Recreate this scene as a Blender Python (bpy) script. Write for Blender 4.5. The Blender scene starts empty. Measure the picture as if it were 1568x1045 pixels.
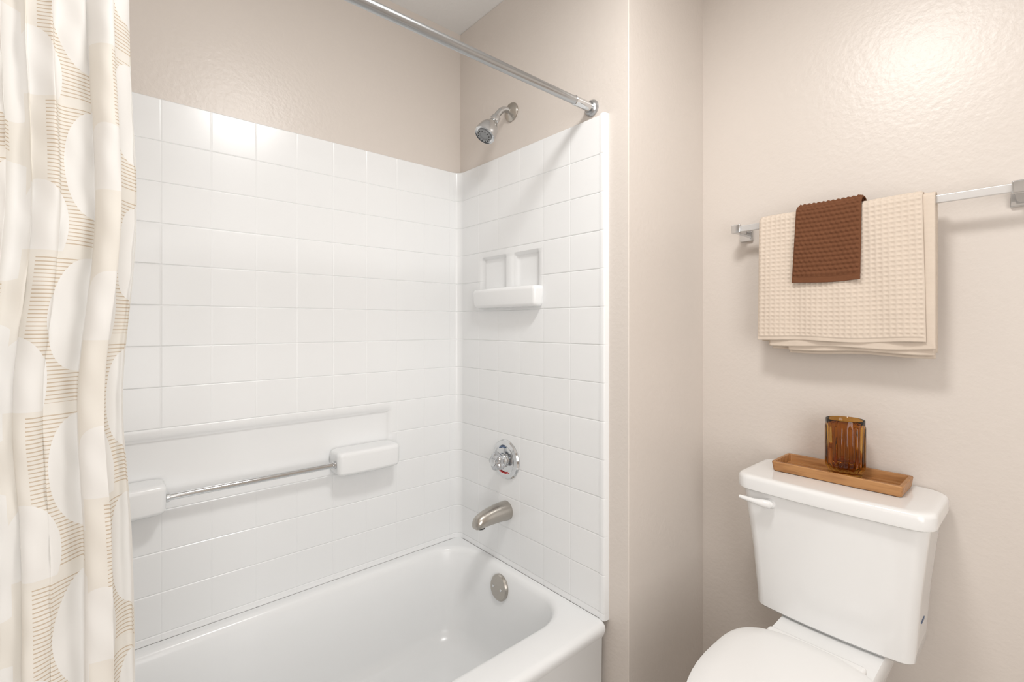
import bpy, bmesh, math, random
from mathutils import Vector, Matrix
random.seed(4)
H=1.25
scene=bpy.context.scene
pi=math.pi
# ------------------------------------------------------------ materials
def newmat(name):
    m=bpy.data.materials.new(name); m.use_nodes=True
    nt=m.node_tree; b=nt.nodes['Principled BSDF']
    return m,nt,b
def simple(name,col,rough=0.5,metal=0,coat=0,spec=0.5,noise=0.0,nscale=20,bump=0,bscale=100,bdist=0.002):
    m,nt,b=newmat(name)
    b.inputs['Roughness'].default_value=rough
    b.inputs['Metallic'].default_value=metal
    b.inputs['Coat Weight'].default_value=coat
    b.inputs['Specular IOR Level'].default_value=spec
    tc=nt.nodes.new('ShaderNodeTexCoord')
    n=nt.nodes.new('ShaderNodeTexNoise'); n.inputs['Scale'].default_value=nscale
    nt.links.new(tc.outputs['Object'],n.inputs['Vector'])
    mx=nt.nodes.new('ShaderNodeMix'); mx.data_type='RGBA'
    mx.inputs['A'].default_value=(*[c*(1-noise) for c in col],1)
    mx.inputs['B'].default_value=(*[min(1,c*(1+noise)) for c in col],1)
    nt.links.new(n.outputs['Fac'],mx.inputs['Factor'])
    nt.links.new(mx.outputs['Result'],b.inputs['Base Color'])
    if bump>0:
        n2=nt.nodes.new('ShaderNodeTexNoise'); n2.inputs['Scale'].default_value=bscale
        n2.inputs['Detail'].default_value=3
        nt.links.new(tc.outputs['Object'],n2.inputs['Vector'])
        bp=nt.nodes.new('ShaderNodeBump'); bp.inputs['Strength'].default_value=bump
        bp.inputs['Distance'].default_value=bdist
        nt.links.new(n2.outputs['Fac'],bp.inputs['Height'])
        nt.links.new(bp.outputs['Normal'],b.inputs['Normal'])
    return m
M_wall=simple('wall_paint',(0.72,0.660,0.608),0.34,noise=0.012,nscale=3,bump=0.28,bscale=80,bdist=0.003)
M_ceil=simple('ceiling_paint',(0.87,0.865,0.855),0.8,bump=0.4,bscale=60,bdist=0.003)
M_floor=simple('floor_vinyl',(0.55,0.51,0.47),0.4,noise=0.1,nscale=6)
M_acr=simple('acrylic_white',(0.872,0.880,0.884),0.22,coat=0.0,noise=0.003)
M_porc=simple('porcelain',(0.875,0.875,0.87),0.12,coat=0.4,noise=0.003)
M_seat=simple('seat_plastic',(0.875,0.875,0.87),0.22,noise=0.003)
M_chrome=simple('chrome',(0.68,0.69,0.70),0.09,metal=1,noise=0.02)
M_nickel=simple('brushed_nickel',(0.48,0.45,0.41),0.28,metal=1,noise=0.04,nscale=60)
M_rod=simple('rod_metal',(0.46,0.47,0.48),0.28,metal=1,noise=0.04,nscale=40)
M_satin=simple('satin_bar_metal',(0.80,0.80,0.80),0.3,metal=0.7,noise=0.02)
M_dark=simple('dark_rubber',(0.05,0.05,0.05),0.6)
M_grey=simple('grey_nozzle',(0.30,0.31,0.32),0.4)
M_red=simple('red_mark',(0.6,0.03,0.03),0.4)
M_blue=simple('blue_mark',(0.06,0.11,0.22),0.4)
M_beige=simple('beige_cotton',(0.70,0.60,0.505),0.95,spec=0.1,noise=0.04,nscale=60,bump=0.3,bscale=900,bdist=0.001)
M_brown=simple('brown_cotton',(0.175,0.074,0.038),0.95,spec=0.1,noise=0.12,nscale=80,bump=0.3,bscale=900,bdist=0.001)
M_knob=simple('knob_acrylic',(0.55,0.56,0.58),0.1,metal=0.8,noise=0.05)

def bamboo():
    m,nt,b=newmat('bamboo_wood'); b.inputs['Roughness'].default_value=0.45
    tc=nt.nodes.new('ShaderNodeTexCoord'); mp=nt.nodes.new('ShaderNodeMapping')
    mp.inputs['Scale'].default_value=(60,5,40)
    n=nt.nodes.new('ShaderNodeTexNoise'); n.inputs['Scale'].default_value=3; n.inputs['Detail'].default_value=5
    w=nt.nodes.new('ShaderNodeTexWave'); w.wave_type='BANDS'; w.bands_direction='X'; w.inputs['Scale'].default_value=0.5; w.inputs['Distortion'].default_value=2
    cr=nt.nodes.new('ShaderNodeValToRGB')
    cr.color_ramp.elements[0].color=(0.26,0.10,0.032,1); cr.color_ramp.elements[1].color=(0.48,0.24,0.09,1)
    cr.color_ramp.elements[0].position=0.3; cr.color_ramp.elements[1].position=0.75
    nt.links.new(tc.outputs['Object'],mp.inputs['Vector']); nt.links.new(mp.outputs['Vector'],n.inputs['Vector'])
    nt.links.new(mp.outputs['Vector'],w.inputs['Vector'])
    a=nt.nodes.new('ShaderNodeMath'); a.operation='MULTIPLY_ADD'; a.inputs[1].default_value=0.25
    nt.links.new(w.outputs['Fac'],a.inputs[0]); nt.links.new(n.outputs['Fac'],a.inputs[2])
    nt.links.new(a.outputs[0],cr.inputs['Fac']); nt.links.new(cr.outputs['Color'],b.inputs['Base Color'])
    return m
M_bamboo=bamboo()
def amber():
    m,nt,b=newmat('amber_glass')
    b.inputs['Base Color'].default_value=(0.64,0.35,0.08,1)
    b.inputs['Roughness'].default_value=0.02
    b.inputs['Transmission Weight'].default_value=1.0
    b.inputs['IOR'].default_value=1.42
    return m
M_amber=amber()
def emit(name,col,s):
    m,nt,b=newmat(name); b.inputs['Base Color'].default_value=(*col,1)
    b.inputs['Emission Color'].default_value=(*col,1); b.inputs['Emission Strength'].default_value=s
    return m
M_lamp=emit('lamp_glass',(1,0.98,0.95),3)

def curtain_mat():
    m,nt,b=newmat('curtain_fabric')
    L=nt.links.new
    def val(x,sock):
        if isinstance(x,(int,float)): sock.default_value=x
        else: L(x,sock)
    def M(op,a,b_=0,c=None):
        n=nt.nodes.new('ShaderNodeMath'); n.operation=op
        val(a,n.inputs[0]); val(b_,n.inputs[1])
        if c is not None: val(c,n.inputs[2])
        return n.outputs[0]
    uv=nt.nodes.new('ShaderNodeUVMap')
    sp=nt.nodes.new('ShaderNodeSeparateXYZ'); L(uv.outputs[0],sp.inputs[0])
    U,V=sp.outputs[0],sp.outputs[1]
    PU,PV=0.112,0.205
    uu=M('ADD',M('DIVIDE',U,PU),0.15)
    col=M('FLOOR',uu); fu=M('FRACT',uu)
    vv=M('ADD',M('DIVIDE',V,PV),M('MULTIPLY',col,0.43))
    fv=M('FRACT',vv); row=M('FLOOR',vv)
    wn=nt.nodes.new('ShaderNodeTexWhiteNoise'); wn.noise_dimensions='2D'
    cb=nt.nodes.new('ShaderNodeCombineXYZ'); L(col,cb.inputs[0]); L(row,cb.inputs[1]); L(cb.outputs[0],wn.inputs['Vector'])
    rnd=M('MULTIPLY',M('SUBTRACT',wn.outputs['Value'],0.5),0.14)
    a1=M('GREATER_THAN',fu,M('ADD',0.12,rnd)); a2=M('LESS_THAN',fu,M('ADD',0.72,rnd))
    a3=M('MULTIPLY',M('GREATER_THAN',fv,0.04),M('LESS_THAN',fv,0.97))
    inrect=M('MULTIPLY',M('MULTIPLY',a1,a2),a3)
    def circ(cu,cv,r):
        dx=M('MULTIPLY',M('SUBTRACT',fu,M('ADD',cu,rnd)),PU); dy=M('MULTIPLY',M('SUBTRACT',fv,cv),PV*0.60)
        return M('LESS_THAN',M('SQRT',M('ADD',M('MULTIPLY',dx,dx),M('MULTIPLY',dy,dy))),r)
    white=M('MAXIMUM',circ(0.14,0.60,0.046),circ(0.80,0.16,0.036))
    hatch=M('MULTIPLY',inrect,M('SUBTRACT',1,white))
    st=M('LESS_THAN',M('FRACT',M('DIVIDE',V,0.0052)),0.28)
    line=M('MULTIPLY',hatch,st)
    mx0=nt.nodes.new('ShaderNodeMix'); mx0.data_type='RGBA'
    mx0.inputs['A'].default_value=(0.87,0.835,0.775,1); mx0.inputs['B'].default_value=(0.90,0.885,0.86,1)
    L(white,mx0.inputs['Factor'])
    mxh=nt.nodes.new('ShaderNodeMix'); mxh.data_type='RGBA'
    L(mx0.outputs['Result'],mxh.inputs['A']); mxh.inputs['B'].default_value=(0.865,0.83,0.77,1); L(hatch,mxh.inputs['Factor'])
    mx=nt.nodes.new('ShaderNodeMix'); mx.data_type='RGBA'
    L(mxh.outputs['Result'],mx.inputs['A']); mx.inputs['B'].default_value=(0.64,0.53,0.41,1)
    L(line,mx.inputs['Factor'])
    L(mx.outputs['Result'],b.inputs['Base Color'])
    b.inputs['Roughness'].default_value=0.75
    tr=nt.nodes.new('ShaderNodeBsdfTranslucent'); L(mx.outputs['Result'],tr.inputs['Color'])
    ms=nt.nodes.new('ShaderNodeMixShader'); ms.inputs[0].default_value=0.35
    L(b.outputs[0],ms.inputs[1]); L(tr.outputs[0],ms.inputs[2])
    L(ms.outputs[0],nt.nodes['Material Output'].inputs[0])
    return m
M_curt=curtain_mat()

# ------------------------------------------------------------ helpers
def mesh_obj(name,verts,faces,mat,smooth=True,angle=40,recalc=True):
    me=bpy.data.meshes.new(name); me.from_pydata([tuple(v) for v in verts],[],faces); me.update()
    if recalc:
        bm=bmesh.new(); bm.from_mesh(me); bmesh.ops.recalc_face_normals(bm,faces=bm.faces); bm.to_mesh(me); bm.free()
    if smooth:
        me.polygons.foreach_set('use_smooth',[True]*len(me.polygons))
        me.set_sharp_from_angle(angle=math.radians(angle))
    ob=bpy.data.objects.new(name,me); scene.collection.objects.link(ob)
    me.materials.append(mat)
    return ob
def wnorm(ob):
    md=ob.modifiers.new('wn','WEIGHTED_NORMAL'); md.mode='FACE_AREA'; md.weight=100; md.thresh=0.01; md.keep_sharp=True
def group(name,objs,loc=(0,0,0)):
    e=bpy.data.objects.new(name,None); scene.collection.objects.link(e); e.location=loc
    e.empty_display_size=0.05
    mi=Matrix.Translation(loc).inverted()
    for o in objs:
        o.parent=e; o.matrix_parent_inverse=mi
    return e
def box(name,x0,x1,y0,y1,z0,z1,mat,bevel=0.0,seg=3):
    bm=bmesh.new(); bmesh.ops.create_cube(bm,size=1)
    for v in bm.verts:
        v.co=Vector((x0 if v.co.x<0 else x1, y0 if v.co.y<0 else y1, z0 if v.co.z<0 else z1))
    if bevel>0: bmesh.ops.bevel(bm,geom=bm.edges[:],offset=bevel,segments=seg,profile=0.5,affect='EDGES')
    me=bpy.data.meshes.new(name); bm.to_mesh(me); bm.free()
    if bevel>0:
        me.polygons.foreach_set('use_smooth',[True]*len(me.polygons)); me.set_sharp_from_angle(angle=math.radians(40))
    me.materials.append(mat)
    ob=bpy.data.objects.new(name,me); scene.collection.objects.link(ob)
    if bevel>0: wnorm(ob)
    return ob
def rrect(x0,x1,y0,y1,r,z,n=6,m=8,bx0=0,by0=0,bx1=0):
    pts=[]
    cs=[(x1-r,y1-r,0),(x0+r,y1-r,pi/2),(x0+r,y0+r,pi),(x1-r,y0+r,1.5*pi)]
    for i,(cx,cy,a) in enumerate(cs):
        for k in range(n+1):
            t=a+pi/2*k/n; pts.append((cx+r*math.cos(t),cy+r*math.sin(t)))
        nx,ny,na=cs[(i+1)%4]
        e=(nx+r*math.cos(na),ny+r*math.sin(na)); s=pts[-1]
        for k in range(1,m): pts.append((s[0]+(e[0]-s[0])*k/m,s[1]+(e[1]-s[1])*k/m))
    xc,yc=(x0+x1)/2,(y0+y1)/2; hx,hy=(x1-x0)/2,(y1-y0)/2
    out=[]
    for x,y in pts:
        fx=(xc-x)/hx; fy=(yc-y)/hy
        dx=-bx0*(1-min(1,abs((y-yc)/hy))**2)*max(0,fx)+bx1*(1-min(1,abs((y-yc)/hy))**2)*max(0,-fx)
        dy=-by0*(1-min(1,abs((x-xc)/hx))**2)*max(0,fy)
        out.append((x+dx,y+dy,z))
    return out
def loft(name,loops,mat,cap0=True,cap1=True,angle=40,wn=False):
    n=len(loops[0]); verts=[p for l in loops for p in l]; faces=[]
    for i in range(len(loops)-1):
        for j in range(n):
            a=i*n+j; b=i*n+(j+1)%n
            faces.append((a,b,b+n,a+n))
    if cap0: faces.append(tuple(range(n-1,-1,-1)))
    if cap1: faces.append(tuple((len(loops)-1)*n+j for j in range(n)))
    ob=mesh_obj(name,verts,faces,mat,angle=angle)
    if wn: wnorm(ob)
    return ob
def frame(axis):
    a=Vector(axis).normalized(); up=Vector((0,0,1)) if abs(a.z)<0.9 else Vector((0,1,0))
    u=a.cross(up).normalized(); v=a.cross(u).normalized(); return a,u,v
def lathe(name,prof,origin,axis,mat,n=48,lobes=0,lamp=0,angle=35):
    a,u,v=frame(axis); o=Vector(origin); loops=[]
    for r,h in prof:
        l=[]
        for j in range(n):
            t=2*pi*j/n; rr=r*(1+(lamp*math.cos(lobes*t) if lobes else 0))
            l.append(o+a*h+u*rr*math.cos(t)+v*rr*math.sin(t))
        loops.append(l)
    return loft(name,loops,mat,True,True,angle)
def tube(name,pts,rad,mat,n=20):
    pts=[Vector(p) for p in pts]
    if not isinstance(rad,(list,tuple)): rad=[rad]*len(pts)
    loops=[]; pu=None
    for i,p in enumerate(pts):
        d=(pts[min(i+1,len(pts)-1)]-pts[max(i-1,0)]).normalized()
        if pu is None:
            _,u,_=frame(d)
        else: u=(pu-d*pu.dot(d)).normalized()
        v=d.cross(u); pu=u
        loops.append([p+u*rad[i]*math.cos(2*pi*j/n)+v*rad[i]*math.sin(2*pi*j/n) for j in range(n)])
    return loft(name,loops,mat)

# ------------------------------------------------------------ room
CX=1.10; WX=1.517; JY=0.776; LY=1.585; CZ=H+1.171
box('floor',-1.0,1.65,-1.3,1.7,-0.1,0,M_floor)
box('ceiling',-1.0,1.65,-1.3,1.7,CZ,CZ+0.1,M_ceil)
box('wall_north',-0.446,CX,LY,LY+0.1,0,CZ,M_wall)
box('wall_tub_end',CX,WX+0.13,JY,LY+0.1,0,CZ,M_wall,0.0025,3)
box('wall_east',WX,WX+0.12,-1.2,JY,0,CZ,M_wall)
box('wall_tub_head',-1.0,-0.446,JY,LY+0.1,0,CZ,M_wall,0.0025,3)
box('wall_west',-1.0,-0.9,-1.2,JY,0,CZ,M_wall)
box('wall_south',-1.0,WX+0.12,-1.3,-1.2,0,CZ,M_wall)

RZ=H-0.842
# ------------------------------------------------------------ tub surround (embossed tile panels)
def surround():
    PX=1.084; PY=1.569; LX=-0.43; R=0.028; yb=0.866
    gx=[0.1255+0.1145*n for n in range(-4,9)]; gx=[g for g in gx if LX+R+0.01<g<PX-R-0.005]
    gy=[0.9775+0.1155*n for n in range(0,5)]
    gz=[0.60-0.1095*n for n in range(1,14)]
    offs=[-0.0032,-0.0012,0,0.0012,0.0032]
    def prof(d):
        d=abs(d)
        if d<0.0006: return 1
        if d<0.0020: return 0.6
        return 0
    niche_l=[(-0.09,0.7875,-0.455,-0.300,0.012)]
    niche_e=[(1.1145,1.238,0.120,0.250,0.0135),(1.279,1.419,0.120,0.252,0.0135)]
    ramp=0.010
    cols=[]
    def uniq(a): 
        a=sorted(a); o=[a[0]]
        for q in a[1:]:
            if q-o[-1]>0.0004:o.append(q)
        return o
    ys=[yb,PY-R]+[g+o for g in gy for o in offs]+[q for n in niche_e for q in (n[0],n[0]+ramp,n[1]-ramp,n[1])]
    ys=uniq(ys)
    xs=[LX+R,PX-R]+[g+o for g in gx for o in offs]+[q for n in niche_l for q in (n[0],n[0]+ramp,n[1]-ramp,n[1])]
    xs=uniq(xs)
    cols.append((LX-0.016,0.842,1,0,'n',0)); cols.append((LX-0.004,0.844,1,0,'n',0)); cols.append((LX+0.003,0.849,1,0,'n',0)); cols.append((LX+0.003,0.862,1,0,'n',0))
    for y in [q for q in ys]: cols.append((LX,y,1,0,'w',y))
    for k in range(1,8):
        t=pi-k*pi/2/8; cols.append((LX+R+R*math.cos(t),PY-R+R*math.sin(t),-math.cos(t),-math.sin(t),'c',0))
    for x in xs: cols.append((x,PY,0,-1,'l',x))
    for k in range(1,8):
        t=pi/2-k*pi/2/8; cols.append((PX-R+R*math.cos(t),PY-R+R*math.sin(t),-math.cos(t),-math.sin(t),'c',0))
    for y in reversed(ys): cols.append((PX,y,-1,0,'e',y))
    cols.append((PX-0.003,0.861,-1,0,'n',0)); cols.append((PX-0.003,0.849,-1,0,'n',0)); cols.append((PX+0.001,0.845,-1,0,'n',0)); cols.append((PX+0.016,0.843,-1,0,'n',0))
    zs=[RZ-H,0.60]+[g+o for g in gz for o in offs]+[q for n in niche_e+niche_l for q in (n[2],n[2]+ramp,n[3]-ramp,n[3])]
    zs=[(z,0) for z in uniq(zs)]+[(0.6025,0.001),(0.604,0.004),(0.605,0.0158)]
    verts=[];faces=[]
    for (z,back) in zs:
        gh=max([prof(z-g) for g in gz]) if back==0 else 0
        for (x,y,nx,ny,w,c) in cols:
            gv=0
            if w=='l': gv=max([prof(c-q) for q in gx])
            if w in('e','w'): gv=max([prof(c-q) for q in gy])
            d=max(0.0024*gh,0.0012*gv)
            if w=='n': d*=0.6
            nl=niche_l if w=='l' else niche_e if w=='e' else []
            for n in nl:
                m=min(c-n[0],n[1]-c,z-n[2],n[3]-z)
                if m>=-0.0005: d=n[4]*max(0,min(1,m/ramp))
            if w=='n' and back: bk=0
            else: bk=back
            verts.append((x-nx*(d+bk),y-ny*(d+bk),z+H))
    C=len(cols)
    for i in range(len(zs)-1):
        for j in range(C-1):
            a=i*C+j; faces.append((a,a+1,a+C+1,a+C))
    ob=mesh_obj('panel',verts,faces,M_acr,angle=70); wnorm(ob); return ob
panel=surround()
def block(name,x0,x1):
    L=[]
    for z,i in [(-0.486,0.012),(-0.482,0.005),(-0.474,0.001),(-0.424,0),(-0.417,0.001),(-0.412,0.004),(-0.410,0.010),(-0.4095,0.02)]:
        L.append(rrect(x0+i,x1-i,1.496+i,1.5755,0.014,z+H,by0=0.006))
    return loft(name,L,M_acr,angle=60,wn=True)
b1=block('bar_block_right',0.572,0.790); b2=block('bar_block_left',-0.10,0.132)
L=[]
for z,i in [(0.060,0.016),(0.063,0.008),(0.072,0.003),(0.115,0),(0.122,0.001),(0.127,0.004),(0.129,0.009),(0.1295,0.014)]:
    L.append(rrect(1.044+i,1.090,1.092+i,1.428-i,0.012,z+H,bx0=0.010))
sh=loft('soap_shelf',L,M_acr,angle=60,wn=True)
group('tub_surround',[panel,b1,b2,sh],(0.33,1.569,H-0.85))
gz_=H-0.449
gb=tube('bar',[(0.133,1.522,gz_),(0.571,1.522,gz_)],0.0088,M_chrome)
c1=lathe('collar_1',[(0.0125,0),(0.0125,0.006),(0.010,0.008)],(0.1325,1.522,gz_),(1,0,0),M_chrome)
c2=lathe('collar_2',[(0.0125,0),(0.0125,0.006),(0.010,0.008)],(0.5715,1.522,gz_),(-1,0,0),M_chrome)
group('grab_bar',[gb,c1,c2],(0.35,1.522,gz_))

# ------------------------------------------------------------ tub
def inner(z,i,r,ex=0): return rrect(-0.35+i+ex*2.2,1.060-i,0.945+i,1.536-i,r,z,n=10)
L=[rrect(-0.43,1.0825,dy,1.5675,0.008,z,n=10) for z,dy in [(0.0,0.856),(0.02,0.856),(RZ-0.045,0.850),(RZ-0.035,0.843),(RZ-0.018,0.838),(RZ-0.008,0.8405),(RZ-0.002,0.847),(RZ,0.856)]]
L+=[inner(RZ,-0.012,0.135),inner(RZ-0.002,-0.003,0.13),inner(RZ-0.008,0.004,0.125),inner(RZ-0.02,0.009,0.12),inner(RZ-0.08,0.017,0.115,0.01),inner(RZ-0.20,0.033,0.11,0.04),
    inner(RZ-0.27,0.048,0.105,0.06),inner(RZ-0.30,0.066,0.10,0.07),inner(RZ-0.315,0.095,0.09,0.08),inner(RZ-0.32,0.14,0.07,0.08)]
tub=loft('tub_shell',L,M_acr,angle=50)
ov=[lathe('overflow_plate',[(0.0,-0.004),(0.043,-0.004),(0.043,0.003),(0.039,0.008),(0.02,0.0105),(0.0,0.011)],(1.0425,1.265,H-0.905),(-1,0,0.12),M_nickel),
    lathe('overflow_screw_1',[(0.004,0.008),(0.004,0.0125),(0.0,0.013)],(1.0425,1.285,H-0.905),(-1,0,0.12),M_chrome,n=16),
    lathe('overflow_screw_2',[(0.004,0.008),(0.004,0.0125),(0.0,0.013)],(1.0425,1.245,H-0.905),(-1,0,0.12),M_chrome,n=16),
    lathe('drain',[(0.0,0),(0.032,0),(0.032,0.003),(0.024,0.004),(0.02,0.001),(0.0,0.001)],(0.86,1.25,RZ-0.3195),(0,0,1),M_nickel)]
group('bathtub',[tub]+ov,(0.33,1.2,0))

# ------------------------------------------------------------ faucet fittings
vy=1.277
vo=(1.0835,vy,H-0.473)
p=[lathe('escutcheon',[(0.0,0),(0.069,0),(0.069,0.003),(0.065,0.008),(0.052,0.011),(0.048,0.009),(0.036,0.012),(0.0,0.014)],vo,(-1,0,0),M_chrome),
   lathe('stem_sleeve',[(0.026,0.01),(0.025,0.03),(0.022,0.034),(0.0,0.034)],vo,(-1,0,0),M_chrome),
   lathe('knob',[(0.0,0.03),(0.022,0.030),(0.030,0.034),(0.031,0.044),(0.027,0.054),(0.020,0.059),(0.0,0.060)],vo,(-1,0,0),M_knob,n=64,lobes=5,lamp=0.10),
   lathe('knob_cap',[(0.0,0.058),(0.014,0.058),(0.013,0.063),(0.0,0.064)],vo,(-1,0,0),M_chrome)]
def arc(name,a0,a1,mat):
    return tube(name,[(1.0835-0.0125,vy+0.045*math.cos(a0+(a1-a0)*k/12),H-0.473+0.045*math.sin(a0+(a1-a0)*k/12)) for k in range(13)],0.0022,mat,n=8)
p+=[arc('hot_mark',math.radians(250),math.radians(310),M_red),arc('cold_mark',math.radians(60),math.radians(100),M_blue)]
group('shower_valve',p,vo)
so=(1.0835,1.275,H-0.652)
prof=[(0,0.033,0),(0.004,0.0335,0),(0.02,0.033,0),(0.045,0.032,0.0),(0.075,0.0295,-0.002),(0.10,0.027,-0.005),(0.12,0.0245,-0.009),(0.133,0.021,-0.013),(0.140,0.015,-0.017),(0.142,0.004,-0.019)]
loops=[]
for dx,r,dz in prof:
    l=[]
    for j in range(32):
        t=2*pi*j/32; yy=r*math.cos(t); zz=r*math.sin(t)
        if zz<-0.72*r and dx>0.02: zz=-0.72*r
        l.append((so[0]-dx,so[1]+yy,so[2]+dz+zz))
    loops.append(l)
p=[loft('spout_body',loops,M_nickel),
   lathe('spout_outlet',[(0.0,0),(0.014,0),(0.015,0.012),(0.011,0.012),(0.011,0.004),(0.0,0.004)],(so[0]-0.115,so[1],so[2]-0.020),(0,0,-1),M_dark,n=24)]
group('tub_spout',p,so)
# shower head
sz=H+0.751
arm=[(1.10,1.266,sz),(1.078,1.266,sz+0.002),(1.062,1.266,sz-0.001),(1.047,1.266,sz-0.012),(1.036,1.266,sz-0.026),(1.026,1.266,sz-0.042)]
J=Vector((1.026,1.266,sz-0.042)); ax=Vector((-0.056,0,-0.082)).normalized()
hs=1.12
def S(pr): return [(r*hs,h*hs) for r,h in pr]
p=[lathe('wall_flange',[(0.0,0),(0.033,0),(0.033,0.003),(0.028,0.009),(0.016,0.014),(0.011,0.018),(0.0,0.018)],(1.0995,1.266,sz),(-1,0,0),M_nickel),
   tube('arm',arm,0.0105,M_chrome),
   lathe('ball_joint',S([(0.0,-0.008),(0.013,-0.006),(0.015,0.004),(0.0145,0.014),(0.010,0.019),(0.0,0.019)]),J,ax,M_chrome),
   lathe('head_bell',S([(0.0,0.012),(0.012,0.013),(0.015,0.022),(0.023,0.032),(0.029,0.045),(0.032,0.060),(0.0335,0.072),(0.0325,0.077),(0.029,0.079),(0.0285,0.075),(0.0,0.075)]),J,ax,M_chrome),
   lathe('spray_face',S([(0.0,0.074),(0.024,0.074),(0.023,0.080),(0.014,0.082),(0.013,0.079),(0.0,0.079)]),J,ax,M_grey)]
a_,u_,v_=frame(ax)
for k in range(12):
    t=2*pi*k/12; q=J+a_*0.079*hs+u_*0.0185*hs*math.cos(t)+v_*0.0185*hs*math.sin(t)
    p.append(lathe('nozzle_%d'%k,[(0.0,0),(0.0022,0),(0.0018,0.004),(0,0.0045)],q,a_,M_dark,n=8))
group('shower_head',p,(1.0995,1.266,sz))
# ------------------------------------------------------------ curtain rod + curtain
RY=0.904; RZr=H+0.640
p=[tube('rod_tube',[(-0.44,RY,RZr),(0.3,RY,RZr),(1.06,RY,RZr)],0.0115,M_rod),
   tube('rod_end_tube',[(1.02,RY,RZr),(1.022,RY,RZr),(1.096,RY,RZr)],[0.0115,0.0135,0.0135],M_chrome),
   lathe('flange_1',[(0.0,0),(0.024,0),(0.024,0.004),(0.021,0.010),(0.0165,0.014),(0.0,0.014)],(1.0995,RY,RZr),(-1,0,0),M_rod),
   lathe('flange_2',[(0.0,0),(0.024,0),(0.024,0.004),(0.021,0.010),(0.0165,0.014),(0.0,0.014)],(-0.4455,RY,RZr),(1,0,0),M_rod)]
group('curtain_rod',p,(0.33,RY,RZr))
def curtain():
    NU=560; NV=170; zt=H+0.60; zb=H-1.12
    verts=[];faces=[]
    for i in range(NV+1):
        f=i/NV; z=zt+(zb-zt)*f
        zr=z-H
        edge=0.034+0.008*math.exp(-((zr-0.18)/0.16)**2)-0.009*math.exp(-((zr+0.10)/0.13)**2)+0.004*min(1,max(0,(-zr-0.15)/0.4))
        yc=RY-0.004-0.105*min(1,f*1.35)
        for j in range(NU+1):
            g=j/NU
            ph=g*8.2*2*pi+0.5*math.sin(g*23)
            amp=0.017*(0.75+0.40*math.sin(g*17+1))*(1+0.12*math.sin(3.1*zr+g*20))*(0.6+0.4*min(1,f*4))
            w=0.22*math.sin(2.2*zr+g*6)+0.14*math.sin(5.5*zr+g*13)
            x=edge-g*0.44+0.005*math.sin(2*(ph+w)+0.6)*min(1,g*60)
            y=yc+amp*math.sin(ph+w+0.9)+0.004*math.sin(2.3*ph+4*zr)+0.0015*math.sin(21*zr+g*60)+0.0012*math.sin(47*zr+g*83)+0.0008*math.sin(90*zr-g*120)
            verts.append((x,y,z))
    C=NU+1; mid=NV//2; S_=[0]
    for j in range(1,C):
        a=verts[mid*C+j-1];b=verts[mid*C+j]; S_.append(S_[-1]+math.hypot(a[0]-b[0],a[1]-b[1]))
    for i in range(NV):
        for j in range(NU):
            a=i*C+j; faces.append((a,a+1,a+C+1,a+C))
    ob=mesh_obj('curtain_cloth',verts,faces,M_curt,angle=180,recalc=False)
    uvl=ob.data.uv_layers.new(name='UVMap')
    for lp in ob.data.loops:
        vi=lp.vertex_index; uvl.data[lp.index].uv=(S_[vi%C],verts[vi][2])
    return ob
cc=[curtain()]
for k in range(9):
    x=0.02-k*0.049
    pts=[(x,RY+0.021*math.cos(t*2*pi/20),RZr-0.008+0.021*math.sin(t*2*pi/20)) for t in range(21)]
    cc.append(tube('ring_%d'%k,pts,0.0018,M_chrome,n=8))
group('shower_curtain',cc,(-0.18,0.8,RZr))

# ------------------------------------------------------------ toilet
TY=0.370; SY=0.364
def egg(xc,ab,af,hw,z,n=72,pb=0.55,pf=0.95):
    l=[]
    for j in range(n):
        t=2*pi*j/n; c,s=math.cos(t),math.sin(t)
        if c>=0: x=xc+ab*abs(c)**pb; y=SY+hw*math.copysign(abs(s)**0.75,s)
        else: x=xc-af*abs(c)**pf; y=SY+hw*math.copysign(abs(s)**(0.9),s)
        l.append((x,y,z))
    return l
def tl(z,k):
    return rrect(1.308+0.026*k,1.506-0.006*k,TY-0.192+0.028*k,TY+0.192-0.026*k,0.024,z+H,bx0=0.012)
tank=loft('tank',[rrect(1.355,1.49,TY-0.15,TY+0.15,0.02,-0.753+H,bx0=0.01),rrect(1.342,1.497,TY-0.158,TY+0.160,0.022,-0.751+H,bx0=0.012),tl(-0.743,1.0),tl(-0.72,0.97),tl(-0.60,0.66),tl(-0.50,0.28),tl(-0.432,0.0)],M_porc)
def ll(z,i): return rrect(1.293+i,1.512,TY-0.204+i,TY+0.204-i,0.034,z+H,bx0=0.012)
lid=loft('tank_lid',[ll(-0.4345,0.006),ll(-0.431,0.001),ll(-0.425,0),ll(-0.406,0.0),ll(-0.400,0.002),ll(-0.397,0.005),ll(-0.3955,0.010),ll(-0.395,0.018)],M_porc,wn=True)
xs=1.045
def sl(dx,z): return egg(xs,0.178-dx,0.270-dx,0.155-dx,z+H)
seatlid=loft('seat_lid',[sl(0.008,-0.745),sl(0.002,-0.742),sl(0,-0.735),sl(0.002,-0.728),sl(0.012,-0.723),sl(0.04,-0.7205),sl(0.09,-0.7185),sl(0.145,-0.718)],M_seat)
seat=loft('seat_ring',[sl(0.008,-0.770),sl(0.002,-0.766),sl(0.002,-0.752),sl(0.008,-0.746)],M_seat)
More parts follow.
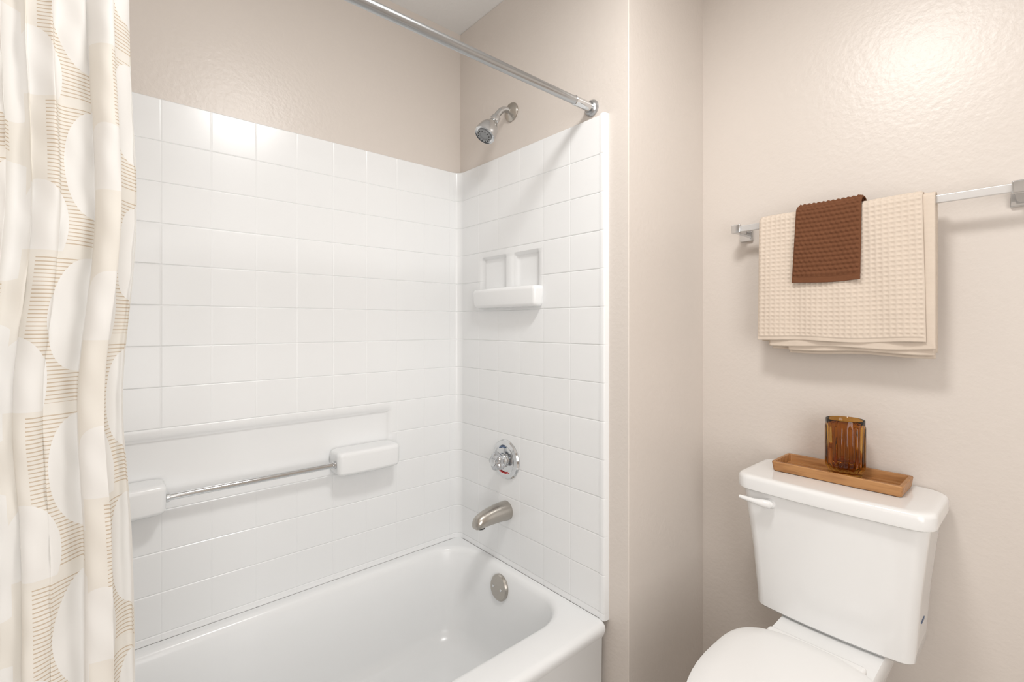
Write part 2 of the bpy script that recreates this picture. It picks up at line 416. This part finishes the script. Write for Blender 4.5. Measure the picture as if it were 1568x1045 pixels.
bowl=loft('bowl',[egg(1.10,0.20,0.22,0.115,0,pb=0.4),egg(1.10,0.20,0.22,0.115,0.02,pb=0.4),egg(1.10,0.20,0.20,0.10,0.10,pb=0.4),egg(1.09,0.21,0.21,0.10,0.22,pb=0.4),egg(1.06,0.24,0.25,0.125,0.34,pb=0.45),
   egg(1.03,0.25,0.262,0.145,H-0.81,pb=0.5),egg(1.03,0.25,0.262,0.151,H-0.778,pb=0.5),egg(1.03,0.245,0.256,0.145,H-0.771,pb=0.5)],M_porc)
deck=loft('tank_deck',[rrect(1.15,1.49,SY-0.09,SY+0.09,0.03,H-0.86),rrect(1.15,1.495,SY-0.105,SY+0.105,0.03,H-0.81),rrect(1.15,1.495,SY-0.110,SY+0.110,0.03,H-0.762),rrect(1.155,1.49,SY-0.106,SY+0.106,0.03,H-0.7535)],M_porc)
hb=box('hinge_bar',1.200,1.231,SY-0.098,SY+0.098,H-0.755,H-0.727,M_seat,0.008)
lev=[lathe('lever_boss',[(0.0,0),(0.014,0),(0.014,0.008),(0.011,0.014),(0,0.015)],(1.312,0.487,H-0.459),(-1,0,0),M_seat,n=24)]
lp=[(1.296,0.480,H-0.459),(1.292,0.487,H-0.459),(1.288,0.500,H-0.4585),(1.285,0.520,H-0.457),(1.283,0.542,H-0.455),(1.283,0.556,H-0.454)]
lev.append(tube('lever_handle',lp,[0.006,0.011,0.010,0.0065,0.0055,0.004],M_seat,n=16))
stk=box('sticker',1.385,1.415,0.2002,0.2045,H-0.667,H-0.661,M_blue)
group('toilet',[tank,lid,seatlid,seat,bowl,deck,hb,stk]+lev,(1.2,TY,0))

# ------------------------------------------------------------ tray + cup
tx0,tx1,ty0,ty1=1.377,1.500,0.232,0.512; tz=H-0.3945
def tr(i,z,r=0.006): return rrect(tx0+i,tx1-i,ty0+i,ty1-i,r,z,n=4,m=4)
tb=loft('tray_body',[tr(0.006,tz),tr(0.003,tz+0.002),tr(0,tz+0.024),tr(0.001,tz+0.026),tr(0.008,tz+0.026,0.003),tr(0.009,tz+0.024,0.003),tr(0.010,tz+0.008,0.003)],M_bamboo,angle=30)
rb1=box('tray_slat_1',1.415,1.418,ty0+0.012,ty1-0.012,tz+0.0078,tz+0.011,M_bamboo)
rb2=box('tray_slat_2',1.46,1.463,ty0+0.012,ty1-0.012,tz+0.0078,tz+0.011,M_bamboo)
group('bamboo_tray',[tb,rb1,rb2],(1.44,0.37,tz))
co=(1.440,0.3585,tz+0.0112)
def cup():
    prof=[(0.0,0.0),(0.033,0.0),(0.0355,0.002),(0.036,0.008),(0.0355,0.011),(0.039,0.016),(0.0425,0.022),(0.043,0.030),(0.043,0.08),(0.043,0.124),(0.042,0.130),(0.042,0.1415),(0.0415,0.143),(0.0400,0.1415),(0.0385,0.13),(0.0380,0.030),(0.034,0.022),(0.02,0.019),(0.0,0.019)]
    n=240; loops=[]
    for i,(r,h) in enumerate(prof):
        l=[]
        rib=0.0030 if 6<=i<=9 else 0
        for j in range(n):
            t=2*pi*j/n; rr=r+rib*(abs(math.cos(10*t))-0.8) if r>0 else 0.0004
            l.append((co[0]+rr*math.cos(t),co[1]+rr*math.sin(t),co[2]+h))
        loops.append(l)
    return loft('ribbed_glass_cup',loops,M_amber,angle=50)
cup()

# ------------------------------------------------------------ towel bar and towels
BX=1.450; BZ=H+0.288
p=[box('bar',BX-0.005,BX+0.005,0.040,0.650,BZ-0.009,BZ+0.009,M_satin,0.0015)]
for i,y in enumerate((0.634,0.052)):
    p.append(box('post_%d'%i,BX-0.010,WX-0.004,y-0.010,y+0.010,BZ-0.013,BZ+0.009,M_chrome,0.003))
    p.append(box('plate_%d'%i,WX-0.010,WX-0.0005,y-0.019,y+0.019,BZ-0.030,BZ+0.020,M_chrome,0.003))
    p.append(box('cap_%d'%i,BX-0.014,BX-0.004,y-0.013,y+0.013,BZ-0.014,BZ+0.013,M_chrome,0.003))
group('towel_bar',p,(1.517,0.34,BZ))
def sheet(name,y0,y1,r,fl,bl,mat,pitch_u,pitch_v,amp,flare=0.006,hem=0.012,thick=0.003,wob=0.002,step=0.002,kind='waffle',skew=0.0,seed=0,z0=0.006):
    arcl=pi*r; tot=fl+arcl+bl; nv=int(tot/step); nu=int((y1-y0)/step)
    verts=[];faces=[]
    for i in range(nv+1):
        s=tot*i/nv
        if s<fl: x=BX-r; z=BZ+z0-(fl-s); nx,nz=-1,0; down=(fl-s)
        elif s<fl+arcl:
            a=(s-fl)/r; x=BX-r*math.cos(a); z=BZ+z0+r*0.75*math.sin(a); nx,nz=-math.cos(a),math.sin(a); down=0
        else: x=BX+r; z=BZ+z0-(s-fl-arcl); nx,nz=1,0; down=s-fl-arcl
        front=s<fl+arcl/2
        L_=fl if front else bl
        for j in range(nu+1):
            u=j/nu; 
            y=y0+(y1-y0)*u+(u-0.5)*2*flare*(down/max(L_,0.01))+skew*down
            uu=(y1-y0)*u
            h=0
            if min(s,tot-s)>hem and min(uu,(y1-y0)-uu)>0.003:
                if kind=='waffle':
                    h=amp*max(abs(math.cos(pi*uu/pitch_u))**3,abs(math.cos(pi*s/pitch_v))**3)
                else:
                    k=math.floor(s/pitch_v+0.5)
                    h=amp*abs(math.cos(pi*s/pitch_v))**1.5*(0.55+0.45*math.cos(2*pi*uu/pitch_u+pi*(k%2)))+amp*0.4*abs(math.cos(pi*(s+0.0015*math.sin(uu*2*pi/pitch_u))/pitch_v))
            elif min(s,tot-s)>hem*0.85: h=-amp*0.3
            w=wob*(math.sin(uu*38+seed)+0.6*math.sin(uu*71+seed*2+down*9))*min(1,down/0.1) if front else 0
            tuck=0.004*min(1,down/0.2) if front else 0
            sag=0.0015*math.sin(uu*22+seed) 
            verts.append((x+nx*(h+w)+ tuck,y,z+nz*h+sag+ (0.0015*math.sin(uu*30+seed) if min(s,tot-s)<0.02 else 0)))
    C=nu+1
    for i in range(nv):
        for j in range(nu):
            a=i*C+j; faces.append((a,a+1,a+C+1,a+C))
    ob=mesh_obj(name,verts,faces,mat,angle=180)
    md=ob.modifiers.new('thick','SOLIDIFY'); md.thickness=thick; md.offset=-1
    return ob
t1=sheet('outer_fold',0.206,0.564,0.0205,0.336,0.34,M_beige,0.0125,0.0115,0.0023,seed=1)
t2=sheet('middle_fold',0.184,0.540,0.0150,0.352,0.36,M_beige,0.0105,0.0105,0.0010,seed=2.5,flare=0.0,wob=0.001,step=0.004)
t3=sheet('inner_fold',0.190,0.505,0.0095,0.362,0.37,M_beige,0.0105,0.0105,0.0008,seed=4,flare=-0.004,wob=0.001,step=0.004,skew=-0.02,z0=0.006)
group('beige_bath_towel',[t1,t2,t3],(BX,0.38,BZ))
t4=sheet('outer_fold',0.320,0.466,0.0305,0.188,0.165,M_brown,0.011,0.0115,0.0034,flare=0.004,seed=3,kind='rows',hem=0.016,wob=0.001,skew=0.04,step=0.0018,z0=0.014)
t5=sheet('inner_fold',0.324,0.462,0.0262,0.179,0.16,M_brown,0.012,0.012,0.0006,flare=0.003,seed=1,kind='rows',wob=0.0007,step=0.004,skew=0.04,z0=0.014)
group('brown_hand_towel',[t4,t5],(BX,0.395,BZ))

# ------------------------------------------------------------ lights
def area(name,loc,rot,sx,sy,w,col,shape='RECTANGLE'):
    l=bpy.data.lights.new(name,'AREA'); l.shape=shape; l.size=sx; l.size_y=sy; l.energy=w; l.color=col
    o=bpy.data.objects.new(name,l); scene.collection.objects.link(o); o.location=loc; o.rotation_euler=rot; return o
lo=(0.55,0.36)
g1=lathe('lamp_glass',[(0.0,0.0),(0.14,0.0),(0.145,0.02),(0.12,0.045),(0.07,0.062),(0.0,0.068)],(lo[0],lo[1],CZ-0.012),(0,0,-1),M_lamp)
g2=lathe('lamp_base',[(0.0,0.0),(0.16,0.0),(0.16,0.014),(0.0,0.014)],(lo[0],lo[1],CZ),(0,0,-1),M_nickel)
group('ceiling_light',[g1,g2],(lo[0],lo[1],CZ))
area('ceiling_lamp_light',(lo[0],lo[1],CZ-0.09),(0,0,0),0.30,0.30,10.5,(1,0.985,0.96),'DISK')
v1=box('shade',-0.5,0.5,-1.13,-1.03,H+0.83,H+0.93,M_lamp,0.02)
v2=box('back_plate',-0.52,0.52,-1.2,-1.12,H+0.85,H+0.91,M_nickel,0.004)
group('vanity_light',[v1,v2],(0,-1.2,H+0.88))
area('low_fill_light',(0.05,-1.08,H+0.0),(math.radians(90),0,math.radians(-20)),1.4,1.4,21.5,(1,0.995,0.985))  # broad unseen fill added behind the camera to brighten the tub and apron
w=bpy.data.worlds.new('world'); scene.world=w; w.use_nodes=True
w.node_tree.nodes['Background'].inputs[0].default_value=(1,1,1,1); w.node_tree.nodes['Background'].inputs[1].default_value=0.5
# ------------------------------------------------------------ camera
cam=bpy.data.cameras.new('camera'); cam.sensor_width=36; cam.lens=36*728/1568; cam.shift_y=-24.5/1568
cam.clip_start=0.02
co_=bpy.data.objects.new('camera',cam); scene.collection.objects.link(co_)
co_.location=(0,0,H); co_.rotation_euler=(pi/2,0,math.radians(-41))
scene.camera=co_
scene.view_settings.view_transform='Standard'
scene.view_settings.exposure=0.13
